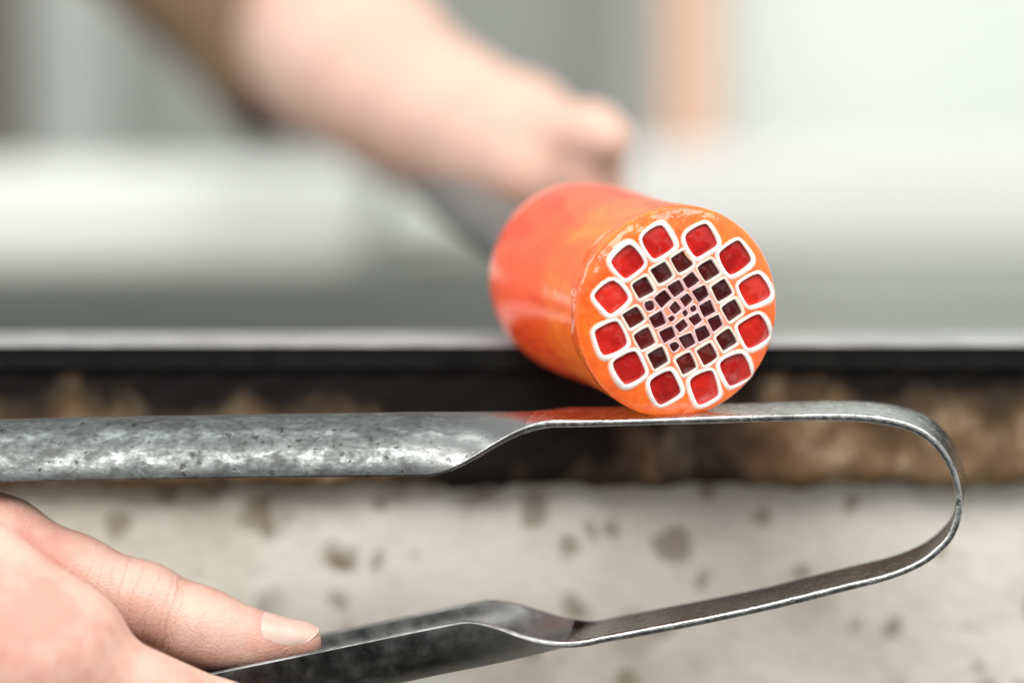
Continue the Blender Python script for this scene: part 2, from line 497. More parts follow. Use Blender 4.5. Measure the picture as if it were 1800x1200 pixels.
web = N.math('MULTIPLY', web, N.ramp(N.noise(120, 3), [(0.35, 0.25), (0.65, 0.8)]))    # white threads smeared into the orange between the canes
bodyc = N.mix(web, bodyc, (0.86, 0.50, 0.36)); added_glow = N.mix(web, added_glow, (0.75, 0.28, 0.14))
sw = N.ramp(swirl, [(0.47, 0.0), (0.56, 1.0)])
sw = N.math('MULTIPLY', sw, N.ramp(t, [(0.0, 0.25), (0.30, 0.55), (0.5, 1.0)]))
bodyc = N.mix(N.math('MULTIPLY', sw, 0.85), bodyc, (0.58, 0.030, 0.006))
added_glow = N.mix(N.math('MULTIPLY', N.ramp(cloud, [(0.40, 0.0), (0.62, 1.0)]), 0.45), added_glow, (0.85, 0.075, 0.012))
added_glow = N.mix(N.math('MULTIPLY', sw, 0.95), added_glow, (0.72, 0.035, 0.006))
ringn = N.noise(75, 3, 0.5, N.mapping(scale=(0.25, 0.25, 1.6)), 0.4)
added_glow = N.mix(N.math('MULTIPLY', N.ramp(ringn, [(0.5, 0.0), (0.68, 1.0)]), 0.3), added_glow, (1.0, 0.21, 0.03))
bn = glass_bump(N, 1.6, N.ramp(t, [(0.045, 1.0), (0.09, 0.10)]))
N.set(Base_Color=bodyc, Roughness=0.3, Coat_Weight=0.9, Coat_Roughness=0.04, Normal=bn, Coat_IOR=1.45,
      Subsurface_Weight=0.5, Subsurface_Scale=0.012, Emission_Color=added_glow, Emission_Strength=0.50)  # heat glow, raised to stand in for light passing through the glass
N.p.inputs["Specular IOR Level"].default_value = 0.15
N.p.inputs["Subsurface Radius"].default_value = (1.0, 0.45, 0.15)
N.link(bn, N.p.inputs["Coat Normal"])
glass_m = N.m
RF = 0.0270
prof = [(x * R, dome(x * R)) for x in (RF / R, 0.985, 0.991, 0.996, 0.999, 1.0)] + [(R, -0.006), (0.0282, -0.011),
        (0.0278, -0.018), (0.0275, -0.028), (0.0274, -0.038), (0.0276, -0.048), (0.0279, -0.058), (0.0280, -0.067), (0.0278, -0.075),
        (0.0272, -0.081), (0.0248, -0.0865), (0.0210, -0.091), (0.0160, -0.0945), (0.0122, -0.097), (0.0110, -0.101), (0.0108, -0.108)]
gv, gf = lathe(prof)
holes = []

# --- canes: traced outline of each dark core, in a 3x enlargement of the end face
ANG = rad(-28)
def boxcell(cx, cy, ex, ey, tw=0.0, rnd=0.27, sk=0.0):
    q = []
    for sx, sy in ((-1, -1), (1, -1), (1, 1), (-1, 1)):
        a = ANG + tw
        x, y = sx + sk * sy, sy
        q.append((x * math.cos(a) - y * math.sin(a), x * math.sin(a) + y * math.cos(a)))
    q = chaikin(q, rnd)
    xs = [p[0] for p in q]; ys = [p[1] for p in q]
    return [(cx + (x - (min(xs) + max(xs)) / 2) / (max(xs) - min(xs)) * ex, cy + (y - (min(ys) + max(ys)) / 2) / (max(ys) - min(ys)) * ey) for x, y in q]
def chaikin(q, r):
    for ratio in (r, 0.25, 0.25):
        o = []
        for i in range(len(q)):
            a, b = q[i], q[(i + 1) % len(q)]
            o.append((a[0] * (1 - ratio) + b[0] * ratio, a[1] * (1 - ratio) + b[1] * ratio))
            o.append((a[0] * ratio + b[0] * (1 - ratio), a[1] * ratio + b[1] * (1 - ratio)))
        q = o
    return q
outer = [(470, 257, 174, 177), (698, 248, 172, 177), (877, 340, 174, 180), (981, 510, 170, 172), (977, 727, 172, 179), (881, 928, 164, 176),
         (717, 1023, 156, 178), (508, 1025, 168, 176), (320, 920, 172, 178), (222, 765, 176, 177), (226, 547, 184, 176), (312, 361, 176, 180)]
middle = [(597, 361, 116, 124), (737, 407, 117, 120), (807, 512, 115, 118), (860, 617, 112, 116), (832, 772, 111, 121), (731, 848, 112, 119),
          (620, 897, 110, 118), (471, 868, 110, 121), (400, 767, 116, 122), (342, 654, 121, 114), (391, 498, 115, 121), (491, 420, 118, 118)]
inner = [  # corners in a second enlargement
    [(362, 200), (540, 95), (640, 262), (478, 380)], [(590, 90), (745, -20), (865, 122), (692, 248)], [(732, 270), (928, 178), (1010, 335), (848, 456)],
    [(842, 488), (1012, 398), (1102, 585), (928, 682)], [(962, 700), (1142, 622), (1210, 790), (1074, 898)], [(772, 852), (942, 782), (1030, 952), (848, 1053)],
    [(532, 975), (722, 892), (803, 1062), (638, 1158)], [(238, 885), (432, 792), (508, 962), (322, 1064)], [(86, 668), (277, 565), (368, 758), (172, 843)],
    [(160, 375), (322, 245), (445, 395), (288, 540)], [(550, 388), (672, 302), (760, 405), (640, 528)], [(390, 515), (490, 415), (590, 542), (490, 640)],
    [(682, 678), (828, 596), (898, 712), (780, 814)], [(476, 800), (612, 680), (688, 800), (563, 905)]]
tiny = [[(584, 600), (640, 538), (694, 610), (640, 674)], [(700, 525), (782, 474), (824, 555), (742, 602)], [(364, 690), (440, 626), (498, 690), (433, 748)],
        [(12, 440), (158, 402), (190, 548), (52, 584)], [(385, 1078), (495, 1025), (568, 1115), (470, 1205)]]
cells = []
turn = (-32, -30, -33, -28, -28, -25, -22, -27, -28, -24, -41, -40)
for i, c in enumerate(outer): cells.append((boxcell(*c, tw=rad(turn[i] + 28), rnd=0.155), 'outer'))
for i, c in enumerate(middle): cells.append((boxcell(*c, tw=random.uniform(-0.08, 0.03), rnd=0.085), 'middle'))
z7 = lambda q: [(390 + x * 0.35, 420 + y * 0.35) for x, y in q]
for q in inner: cells.append((chaikin(z7(q), 0.07), 'inner'))
for q in tiny: cells.append((chaikin(z7(q), 0.2), 'tiny'))

def wavy_coat(N):
    a = N.noise(80, 1, 0.4, N.mapping(scale=(1.5, 0.8, 1), rot=(0, 0, 0.6)), 0.6)
    b = N.noise(230, 1, 0.4)
    return N.bump(N.math('ADD', a, N.math('MULTIPLY', b, 0.22)), 0.75, 0.0045)
def core_mat(name, c0, c1, c2):
    N = Nodes(name)
    f = N.noise(75, 3, 0.5, None, 0.8)
    oi = N.n.new("ShaderNodeObjectInfo")
    f = N.math('ADD', f, N.math('MULTIPLY_ADD', oi.outputs["Random"], 0.30, -0.15))
    col_ = N.ramp(f, [(0.3, c0), (0.5, c1), (0.72, c2)])
    bn = glass_bump(N, 1.3)
    N.set(Base_Color=col_, Roughness=0.4, Coat_Weight=0.8, Coat_Roughness=0.03, Normal=bn)
    N.p.inputs['Specular IOR Level'].default_value = 0.1
    N.link(wavy_coat(N), N.p.inputs["Coat Normal"])
    return N.m
def rim_mat(name, c0, c1, added_glow=0.16):
    N = Nodes(name)
    f = N.noise(300, 3)
    bn = glass_bump(N, 1.0)
    at = N.n.new("ShaderNodeAttribute"); at.attribute_name = "thinness"      # the white runs out thin towards its outer edge
    thin = N.math('ADD', at.outputs["Fac"], N.math('MULTIPLY', N.math('SUBTRACT', N.noise(220, 3), 0.5), 0.7), clamp=True)
    N.set(Base_Color=N.mix(N.math('POWER', thin, 1.6), N.ramp(f, [(0.3, c0), (0.7, c1)]), (0.88, 0.36, 0.17)), Roughness=0.3, Coat_Weight=0.8, Coat_Roughness=0.05, Normal=bn,
          Subsurface_Weight=0.5, Subsurface_Scale=0.0012, Emission_Color=c1, Emission_Strength=added_glow)  # added emission keeps the casings looking brightly lit
    N.p.inputs["Subsurface Radius"].default_value = (1.0, 0.5, 0.35)
    N.link(wavy_coat(N), N.p.inputs["Coat Normal"])
    return N.m
core_m = {'outer': core_mat("red_cane_glass", (0.36, 0.008, 0.007), (0.58, 0.016, 0.011), (0.72, 0.030, 0.018)),
          'middle': core_mat("maroon_cane_glass", (0.050, 0.004, 0.004), (0.085, 0.008, 0.007), (0.16, 0.012, 0.009))}
core_m['inner'] = core_mat("deep_maroon_cane_glass", (0.050, 0.006, 0.007), (0.072, 0.008, 0.009), (0.105, 0.013, 0.012))
core_m['tiny'] = core_m['inner']
rim_m = {'outer': rim_mat("white_casing_glass", (0.88, 0.84, 0.79), (0.93, 0.90, 0.87)),
         'middle': rim_mat("cream_casing_glass", (0.82, 0.67, 0.58), (0.88, 0.75, 0.67)),
         'inner': rim_mat("pink_casing_glass", (0.70, 0.42, 0.42), (0.80, 0.56, 0.56))}
rim_m['tiny'] = rim_m['inner']
width = {'outer': 0.00100, 'middle': 0.00072, 'inner': 0.00052, 'tiny': 0.00046}
deep = {'outer': 0.0009, 'middle': 0.0009, 'inner': 0.0007, 'tiny': 0.0005}
lift = {'outer': 0.00020, 'middle': 0.00022, 'inner': 0.00018, 'tiny': 0.00016}
labels = {'outer': 'bright red cane of the outer ring', 'middle': 'maroon cane of the middle ring'}
for poly, kind in cells:
    pts = np.array([face_pt(1000 + x / 3, 340 + y / 3) for x, y in poly])
    c = pts.mean(0)
    n = len(pts)
    tang = np.roll(pts, -1, 0) - np.roll(pts, 1, 0)
    nrm = np.stack([tang[:, 1], -tang[:, 0]], 1); nrm /= np.linalg.norm(nrm, axis=1)[:, None]
    if ((pts - c) * nrm).sum() < 0: nrm = -nrm
    th_ = np.arange(n) / n * 2 * math.pi
    # fused by heat: outlines wander a little and the casing runs thick and thin
    pts = pts + nrm * (np.sqrt(((pts - c) ** 2).sum(1).mean()) * (0.022 * np.sin(2 * th_ + random.uniform(0, 6)) + 0.016 * np.sin(3 * th_ + random.uniform(0, 6)) + 0.010 * np.sin(5 * th_ + random.uniform(0, 6))))[:, None]
    w = width[kind] * (1 + 0.20 * np.sin(th_ + random.uniform(0, 6)) + 0.12 * np.sin(2 * th_ + random.uniform(0, 6)))[:, None]
    h = lift[kind]
    ph = random.uniform(0, 6)
    hz = h * (1 + 0.10 * np.sin(2 * np.arange(n) / n * 2 * math.pi + ph))
    # red core: domed disc with its rim tucked under the casing
    vs = []; fs = []
    dd = deep[kind]; holes.append(pts + nrm * w * 0.12)
    rings = [(1.02, 0.20), (0.93, 0.24), (0.7, 0.40), (0.4, 0.52)]
    for s, zf in rings:
        for p in c + (pts - c) * s: vs.append((p[0], p[1], -dd * (1.15 - zf) + dome(math.hypot(*p))))
    vs.append((c[0], c[1], -dd * 0.58 + dome(math.hypot(*c))))
    for j in range(len(rings) - 1):
        for i in range(n):
            fs.append((j * n + i, j * n + (i + 1) % n, (j + 1) * n + (i + 1) % n, (j + 1) * n + i))
    for i in range(n): fs.append(((len(rings) - 1) * n + i, (len(rings) - 1) * n + (i + 1) % n, len(vs) - 1))
    core = mesh_obj("cane", vs, fs, core_m[kind], glass)
    core.data.validate()
    # white casing: a rounded ring
    vs = []; fs = []
    section = [(1.36, -0.30), (1.18, 0.06), (0.92, 0.50), (0.68, 0.85), (0.42, 1.0), (0.20, 0.92), (0.06, 0.55), (0.0, 0.0), (0.0, -1.0)]
    for u, zf in section:
        for i in range(n):
            p = pts[i] + nrm[i] * w[i] * u
            vs.append((p[0], p[1], (hz[i] * zf if zf > -0.9 else -dd * 1.1) + dome(math.hypot(*p))))
    for j in range(len(section) - 1):
        for i in range(n):
            fs.append((j * n + i, j * n + (i + 1) % n, (j + 1) * n + (i + 1) % n, (j + 1) * n + i))
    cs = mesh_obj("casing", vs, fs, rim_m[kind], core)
    ta = cs.data.attributes.new("thinness", 'FLOAT', 'POINT')
    ta.data.foreach_set("value", np.repeat([max(0.0, (u - 0.55) / 0.62) for u, _ in section], n).astype(np.float32))

# --- glass body: lathed wall joined to an end face pierced where the canes sit
bm = bmesh.new()
gvv = [bm.verts.new(v) for v in gv]
for f in gf: bm.faces.new([gvv[i] for i in f])
from mathutils.geometry import delaunay_2d_cdt
pin = [Vector((RF * math.cos(2 * math.pi * i / 96), RF * math.sin(2 * math.pi * i / 96))) for i in range(96)]
ein = [(i, (i + 1) % 96) for i in range(96)]
for hp in holes:
    b0 = len(pin); pin += [Vector((float(p[0]), float(p[1]))) for p in hp]
    ein += [(b0 + i, b0 + (i + 1) % len(hp)) for i in range(len(hp))]
K = 1000.0                                      # work in millimetres
dv, de, df = delaunay_2d_cdt([p * K for p in pin], ein, [], 1, 1e-4)[:3]
dva = np.array([(v.x, v.y) for v in dv]) / K
def inside(poly, q):
    x, y = poly[:, 0], poly[:, 1]; x2, y2 = np.roll(x, -1), np.roll(y, -1)
    c = ((y > q[1]) != (y2 > q[1])) & (q[0] < (x2 - x) * (q[1] - y) / (y2 - y + 1e-15) + x)
    return c.sum() % 2 == 1
fv = [bm.verts.new((p[0], p[1], dome(math.hypot(*p)))) for p in dva]
for f in df:
    q = dva[list(f)].mean(0)
    if any(np.hypot(*(q - hp.mean(0))) < 0.008 and inside(hp, q) for hp in holes): continue
    try: bm.faces.new([fv[i] for i in f])
    except ValueError: pass
bmesh.ops.remove_doubles(bm, verts=bm.verts[:], dist=2e-6)
bmesh.ops.delete(bm, geom=[v for v in bm.verts if not v.link_faces], context='VERTS')
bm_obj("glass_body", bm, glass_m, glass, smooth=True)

# --- blowpipe
N = Nodes("pipe_steel")
N.set(Base_Color=N.ramp(N.noise(60, 5), [(0.3, (0.16, 0.155, 0.155)), (0.7, (0.24, 0.235, 0.235))]), Metallic=0.8, Roughness=0.5)
Minv = np.array(M.inverted())
def to_glass(p): return (Minv @ np.array([*p, 1.0]))[:3]
p0 = np.array([0, 0, -0.104]); p1 = to_glass(W(800, 352, 0.30)); dirp = (p1 - p0) / np.linalg.norm(p1 - p0)
ex = np.cross(dirp, [0, 1, 0]); ex /= np.linalg.norm(ex); ey = np.cross(dirp, ex)
vs = []; fs = []; n = 32
rr = [(0.0, 0.0), (0.0, 0.0100), (0.004, 0.0106), (0.05, 0.0100), (0.10, 0.0095), (1.0, 0.0095), (1.0, 0.0)]
for l, r in rr:
    for i in range(n):
        a = 2 * math.pi * i / n
        vs.append(p0 + dirp * l + ex * r * math.cos(a) + ey * r * math.sin(a))
for j in range(len(rr) - 1):
    for i in range(n):
        fs.append((j * n + i, j * n + (i + 1) % n, (j + 1) * n + (i + 1) % n, (j + 1) * n + i))
mesh_obj("blowpipe", vs, fs, N.m, glass)

# ================================================================== STEEL TONGS
DEP = np.array([math.sin(rad(11)), math.cos(rad(11)), 0.0])
path = [(-750, 774), (-300, 763), (0, 754), (250, 749), (500, 745), (700, 743), (850, 742), (930, 742), (1000, 743), (1100, 741), (1200, 738), (1300, 735),
        (1400, 732), (1480, 732), (1545, 737), (1600, 750), (1640, 774), (1671, 815), (1685, 860), (1686, 900), (1673, 940), (1649, 968), (1616, 992),
        (1560, 1015), (1480, 1035), (1360, 1065), (1240, 1091), (1120, 1114), (1050, 1127), (1000, 1140), (930, 1159), (848, 1178), (724, 1203),
        (400, 1270), (0, 1352), (-500, 1454)]
NT = 520
pp = catmull(path, NT)
tang = np.gradient(pp, axis=0); tang /= np.linalg.norm(tang, axis=1)[:, None]
nrm2 = np.stack([tang[:, 1], -tang[:, 0]], 1)        # outwards (pixel frame): up on the upper arm
half = np.argmax(pp[:, 0])
def sst(a, b, x):
    t = np.clip((x - a) / (b - a), 0, 1); return t * t * (3 - 2 * t)
curl = np.where(np.arange(NT) < half, sst(985, 745, pp[:, 0]), sst(1045, 825, pp[:, 0]))
TH = 0.0020
def section_pts(cu, i):
    phi = 0.03 + cu * (rad(90) - 0.03)
    wid = 0.0268 + cu * 0.0172
    r = wid / (2 * phi)
    ns = 22
    th = TH * (1 + 0.05 * math.sin(i * 0.21) + 0.04 * math.sin(i * 0.083))
    loop = []
    ss = np.linspace(-1, 1, ns)
    def at(s, o):
        y = (r + o) * math.sin(s * phi); z = (r + o) * math.cos(s * phi) - r
        return (y, z)
    e = 0.18 * TH * 2 / wid
    for s in np.linspace(-1 + e * 1.6, 1 - e * 1.6, ns): loop.append(at(s, th / 2))
    loop.append(at(1 - e * 0.5, th * 0.40)); loop.append(at(1, th * 0.18)); loop.append(at(1, -th * 0.18)); loop.append(at(1 - e * 0.5, -th * 0.40))
    for s in np.linspace(1 - e * 1.6, -1 + e * 1.6, ns): loop.append(at(s, -th / 2))
    loop.append(at(-1 + e * 0.5, -th * 0.40)); loop.append(at(-1, -th * 0.18)); loop.append(at(-1, th * 0.18)); loop.append(at(-1 + e * 0.5, th * 0.40))
    return loop
HALFD = 0.0134
grid = []
for i in range(NT):
    base = W(pp[i, 0], pp[i, 1], 0)
    nw = RT * nrm2[i, 0] - UP * nrm2[i, 1]
    # hand-forged unevenness
    row = [base + DEP * (HALFD + y + (0.00012 * math.sin(i * 0.37) if y > 0 else 0.0)) + nw * z for (y, z) in section_pts(curl[i], i)]
    grid.append(row)
grid = np.array(grid); NL = grid.shape[1]
vn = np.cross(np.roll(grid, -1, 1) - np.roll(grid, 1, 1), np.gradient(grid, axis=0))
vn /= np.linalg.norm(vn, axis=2)[..., None] + 1e-12
mid = grid.mean(1, keepdims=True)

def steel(name, stops, rough_lo, rough_hi, metal, scale, loc=(0, 0, 0), spots=0.6, bump=0.25):
    N = Nodes(name)
    mp = N.mapping(loc=loc)
    a = N.noise(scale, 5, 0.58, mp, 0.25)
    b = N.noise(scale * 0.22, 4, 0.55, mp)
    f = N.math('ADD', N.math('MULTIPLY', a, 0.62), N.math('MULTIPLY', b, 0.38))
    base = N.ramp(f, stops)
    pit = N.ramp(N.noise(scale * 0.8, 3, 0.6, N.mapping(loc=(loc[0] + 0.7, 0.2, 0.1))), [(0.60, 0.0), (0.68, 1.0)])
    base = N.mix(N.math('MULTIPLY', pit, spots), base, (0.045, 0.040, 0.038))
    N.set(Base_Color=base, Metallic=metal, Roughness=N.ramp(f, [(0.38, rough_lo), (0.62, rough_hi)]),
          Normal=N.bump(N.math('SUBTRACT', a, N.math('MULTIPLY', pit, 0.5)), bump, 0.0006))
    return N.m
N = Nodes("pale_oxidised_steel")
mp = N.mapping(scale=(0.55, 1, 1))
a_ = N.noise(260, 6, 0.62, mp, 0.4)
c_ = N.noise(620, 4, 0.6, N.mapping(scale=(0.8, 1, 1)))
f = N.math('ADD', N.math('MULTIPLY', a_, 0.65), N.math('MULTIPLY', c_, 0.35))
base = N.ramp(f, [(0.36, (0.075, 0.077, 0.075)), (0.46, (0.110, 0.115, 0.113)), (0.53, (0.150, 0.158, 0.155)), (0.63, (0.235, 0.25, 0.243))])
vp = N.n.new("ShaderNodeTexVoronoi"); vp.inputs["Scale"].default_value = 430; pn_ = N.n.new('ShaderNodeTexNoise'); pn_.inputs['Scale'].default_value = 700; N.link(N.tc.outputs['Object'], pn_.inputs['Vector'])
pv_ = N.n.new('ShaderNodeVectorMath'); pv_.operation = 'MULTIPLY_ADD'; pv_.inputs[1].default_value = (0.0022, 0.0022, 0.0022); N.link(pn_.outputs['Color'], pv_.inputs[0]); N.link(N.tc.outputs['Object'], pv_.inputs[2]); N.link(pv_.outputs[0], vp.inputs['Vector'])
sc_ = N.n.new("ShaderNodeSeparateColor"); N.link(vp.outputs["Color"], sc_.inputs[0])
pit = N.math('MULTIPLY', N.math('SUBTRACT', N.math('MULTIPLY', N.math('POWER', sc_.outputs[0], 2.6), 0.48), vp.outputs["Distance"]), 5.0, clamp=True)
base = N.mix(N.math('MULTIPLY', pit, 0.8), base, (0.045, 0.042, 0.040))
N.set(Base_Color=base, Metallic=1.0, Roughness=N.ramp(f, [(0.40, 0.50), (0.60, 0.33)]), Normal=N.bump(N.math('SUBTRACT', f, N.math('MULTIPLY', pit, 0.4)), 0.25, 0.0006))
bl = N.n.new("ShaderNodeAttribute"); bl.attribute_name = "polish"        # the scale wears off towards the working strap
pol = N.math('ADD', bl.outputs["Fac"], N.math('MULTIPLY', N.math('MULTIPLY', bl.outputs["Fac"], N.math('SUBTRACT', 1.0, bl.outputs["Fac"])), N.math('MULTIPLY_ADD', a_, 4.0, -2.0)), clamp=True)
N.set(Base_Color=N.mix(pol, base, (0.27, 0.268, 0.265)), Roughness=N.math('ADD', N.math('MULTIPLY', N.ramp(f, [(0.40, 0.50), (0.60, 0.33)]), N.math('SUBTRACT', 1.0, pol)), N.math('MULTIPLY', pol, 0.24)))
pale_m = N.m
strap_m = steel("worn_gray_steel", [(0.36, (0.26, 0.255, 0.25)), (0.50, (0.44, 0.435, 0.43)), (0.64, (0.60, 0.60, 0.59))], 0.16, 0.30, 1.0, 500, loc=(0.3, 0.1, 0), spots=0.5, bump=0.18)
dark_m = steel("black_oxidised_steel", [(0.38, (0.014, 0.014, 0.014)), (0.50, (0.045, 0.045, 0.044)), (0.64, (0.11, 0.11, 0.108))], 0.30, 0.46, 0.6, 170, loc=(0.6, 0.3, 0), spots=0.8, bump=0.10)

nt_ = dark_m.node_tree; pn = nt_.nodes["Principled BSDF"]; lk = pn.inputs["Base Color"].links[0].from_socket
wa = nt_.nodes.new("ShaderNodeAttribute"); wa.attribute_name = "wear"
wx = nt_.nodes.new("ShaderNodeMix"); wx.data_type = 'RGBA'
nt_.links.new(wa.outputs["Fac"], wx.inputs[0]); nt_.links.new(lk, wx.inputs[6]); wx.inputs[7].default_value = (0.42, 0.415, 0.41, 1)
nt_.links.new(wx.outputs[2], pn.inputs["Base Color"])
tongs = empty("tongs", tuple(W(1680, 880, 0.0)))
tag(tongs, "bent steel tongs with half-round handles held open below the glass", "tongs")
tl = np.array(tongs.location)
def strip(name, i0, i1, mat, caps=()):
    vs = grid[i0:i1 + 1].reshape(-1, 3) - tl; fs = []
    m = i1 - i0 + 1
    for j in range(m - 1):
        for i in range(NL):
            fs.append((j * NL + i, j * NL + (i + 1) % NL, (j + 1) * NL + (i + 1) % NL, (j + 1) * NL + i))
    if 0 in caps: fs.append(tuple(range(NL)))
    if 1 in caps: fs.append(tuple((m - 1) * NL + i for i in range(NL)))
    o = mesh_obj(name, vs, fs, mat, tongs)
    nn = vn[i0:i1 + 1].reshape(-1, 3)
    # make the stored normals agree with the face winding
    p = o.data.polygons[len(o.data.polygons) // 2]
    s = 1 if np.dot(np.array(p.normal), nn[p.vertices[0]]) > 0 else -1
    o.data.normals_split_custom_set_from_vertices([tuple(x) for x in nn * s])
    return o
ia = int(np.argmin(np.abs(pp[:half, 0] - 925)))
ib = half + int(np.argmin(np.abs(pp[half:, 0] - 985)))
h1 = strip("handle", 0, ia, pale_m, (0,)); 
pol_ = np.repeat(sst(640, 925, pp[:ia + 1, 0]) ** 1.6, NL)
pat = h1.data.attributes.new("polish", 'FLOAT', 'POINT'); pat.data.foreach_set("value", pol_.astype(np.float32))
h1["label"] = "upper handle, pale and mottled"
strip("spring_strap", ia, ib, strap_m)
h2 = strip("handle", ib, NT - 1, dark_m, (1,)); 
wear = np.zeros((NT - ib, NL)); nse = 22
rng = np.random.default_rng(3)
for cidx in list(range(nse, nse + 4)) + list(range(2 * nse + 4, 2 * nse + 8)):
    run = 0.55 + 0.35 * np.sin(np.arange(NT - ib) * 0.31 + cidx) * np.sin(np.arange(NT - ib) * 0.083)
    wear[:, cidx] = np.clip(run + rng.normal(0, 0.15, NT - ib), 0.1, 0.95)
wear = np.maximum(wear, 0.42 * np.clip(1 - np.arange(NT - ib) / 26.0, 0, 1)[:, None] ** 1.5)
wat = h2.data.attributes.new("wear", 'FLOAT', 'POINT'); wat.data.foreach_set("value", wear.reshape(-1).astype(np.float32))
h2["label"] = "lower handle, blackened"

# ================================================================== NEAR HAND (right hand, its back to the camera, thumb on the lower handle)
def J(px, py, dz, r): return (W(px, py, dz), r)       # joint: pixel, metres behind focus, radius in metres
PXM = S
thumb = [J(-170, 872, 0.012, 75 * PXM), J(10, 940, 0.010, 62 * PXM), J(135, 1004, 0.009, 59 * PXM), J(255, 1056, 0.008, 63 * PXM), J(350, 1098, 0.008, 64 * PXM), J(400, 1117, 0.0085, 55 * PXM), J(455, 1127, 0.009, 46 * PXM), J(530, 1127, 0.010, 36 * PXM)]
palm = [[J(-560, 1150, 0.010, 0.026), J(-300, 1130, -0.004, 0.026), J(60, 1190, -0.024, 0.0215)],
        [J(-560, 1150, 0.010, 0.026), J(40, 1330, -0.024, 0.0150)],
        [J(-560, 1190, 0.010, 0.024), J(-10, 1450, -0.014, 0.0140)],
        [J(-560, 1220, 0.012, 0.022), J(-70, 1550, 0.000, 0.0130)],
        [J(-560, 1150, 0.010, 0.026), J(-170, 890, 0.010, 0.0125)],
        [J(-900, 1120, 0.020, 0.028), J(-560, 1160, 0.010, 0.0265)],
        [J(-1500, 1090, 0.030, 0.036), J(-900, 1120, 0.020, 0.028)],
        [J(250, 1135, 0.012, 0.0055), J(335, 1166, 0.012, 0.0050)],
        [J(-150, 990, -0.014, 0.0215), J(105, 1146, -0.020, 0.0168)]]
fingers = [[J(60, 1190, -0.024, 0.0190), J(385, 1274, -0.015, 0.0112), J(470, 1395, 0.004, 0.0096), J(430, 1372, 0.027, 0.0084), J(405, 1330, 0.036, 0.0072)],
           [J(40, 1340, -0.024, 0.0140), J(300, 1400, -0.016, 0.0110), J(350, 1485, 0.004, 0.0098), J(330, 1440, 0.029, 0.0086), J(315, 1385, 0.038, 0.0074)],
           [J(-10, 1460, -0.014, 0.0130), J(200, 1490, -0.008, 0.0104), J(240, 1540, 0.010, 0.0093), J(225, 1490, 0.031, 0.0082), J(212, 1430, 0.039, 0.0070)],
           [J(-70, 1555, 0.000, 0.0120), J(90, 1560, 0.004, 0.0090), J(125, 1575, 0.018, 0.0080), J(112, 1530, 0.033, 0.0072), J(105, 1480, 0.038, 0.0062)]]
tA = thumb[3][0]; tB = thumb[7][0]; tdir = (tB - tA) / np.linalg.norm(tB - tA)
creases = [(0.0135, 0.00030, 0.0007), (0.0158, 0.00042, 0.0006), (0.0182, 0.00030, 0.0007), (0.0042, 0.00018, 0.0006), (0.0075, 0.00020, 0.0007), (0.0108, 0.00022, 0.0006)]
def hand_sdf(P):
    P = P.astype(np.float32)
    dp = None
    for c in palm:
        e = chain(P, c, 0.004); dp = e if dp is None else smin(dp, e, 0.010)
    dt = chain(P, thumb, 0.005)
    s = (P - tA.astype(np.float32)) @ tdir.astype(np.float32)
    for s0, amp, wd in creases: dt = dt + np.float32(amp) * np.exp(-((s - s0) / wd) ** 2)
    tot = None
    for f in fingers:
        e = smin(dp, chain(P, f, 0.003), 0.005)
        tot = e if tot is None else smin(tot, e, 0.0012)
    return smin(tot, dt, 0.0030)
allp = np.array([p for c in palm + fingers + [thumb] for p, r in c])
lo = allp.min(0) - 0.02; hi = allp.max(0) + 0.02
lo[0] = W(-900, 1100, 0)[0]
hv, hf = surface_nets(hand_sdf, lo - 0.01, hi + 0.01, 0.00105)
rot = math.atan2(tdir[2], tdir[0])
dors = UP * 0.80 - V * 0.58; dors = dors - tdir * (dors @ tdir); dors /= np.linalg.norm(dors)
skin_m = skin_mat("skin_near", (tdir, dors, np.cross(tdir, dors)),
                  knuckles=[(float(tA @ tdir) + o, w_, a_) for o, w_, a_ in ((0.0078, 0.0007, 1.0), (0.0094, 0.0005, 0.6), (0.0060, 0.0005, 0.5), (0.0021, 0.0006, 0.6), (-0.0025, 0.0005, 0.45), (-0.0070, 0.0006, 0.6), (-0.0098, 0.0005, 0.4), (-0.0125, 0.0006, 0.55), (-0.0154, 0.0006, 0.5), (0.0170, 0.0005, 0.3))])
person = mesh_obj("person", hv, hf, skin_m)
tag(person, "bare hand gripping the dark lower handle, thumb pressed along its top", "person")

# thumbnail
dors = UP * 0.80 - V * 0.58; dors = dors - tdir * (dors @ tdir); dors /= np.linalg.norm(dors)
side = np.cross(tdir, dors)
nA = W(436, 1122, 0.0090); nB = W(556, 1126, 0.0105); nd = (nB - nA) / np.linalg.norm(nB - nA)
NU, NV = 22, 19
def nail_point(u, v):
    ang = rad(64) * v
    # the plate narrows at the root and rounds off at the free edge
    uu = u * (1 - 0.24 * abs(v) ** 3) + 0.13 * v * v * (1 - u)
    c = nA + (nB - nA) * uu
    dr = dors * math.cos(ang) + side * math.sin(ang)
    p = c + dr * 0.014
    for _ in range(30):
        d = float(hand_sdf(p[None, :])[0])
        if d < 0.00005: break
        p = p - dr * d * 0.8
        if (p - c) @ dr < 0.0035: p = c + dr * 0.0035; break
    return p + dr * ((0.0003 + 0.0002 * u) * (1 - v ** 4) * min(1, u * 5) - 0.0002 * v ** 4 - 0.00015 * max(0, 1 - u * 5))
nv = []
for i in range(NU):
    for j in range(NV):
        nv.append(nail_point(i / (NU - 1), -1 + 2 * j / (NV - 1)))
nv = np.array(nv).reshape(NU, NV, 3)
for _ in range(6):
    q = nv.copy()
    q[1:-1] = 0.5 * nv[1:-1] + 0.25 * (nv[2:] + nv[:-2]); nv = q.copy()
    q[:, 1:-1] = 0.5 * nv[:, 1:-1] + 0.25 * (nv[:, 2:] + nv[:, :-2]); nv = q
inner_n = nv - dors * 0.0007
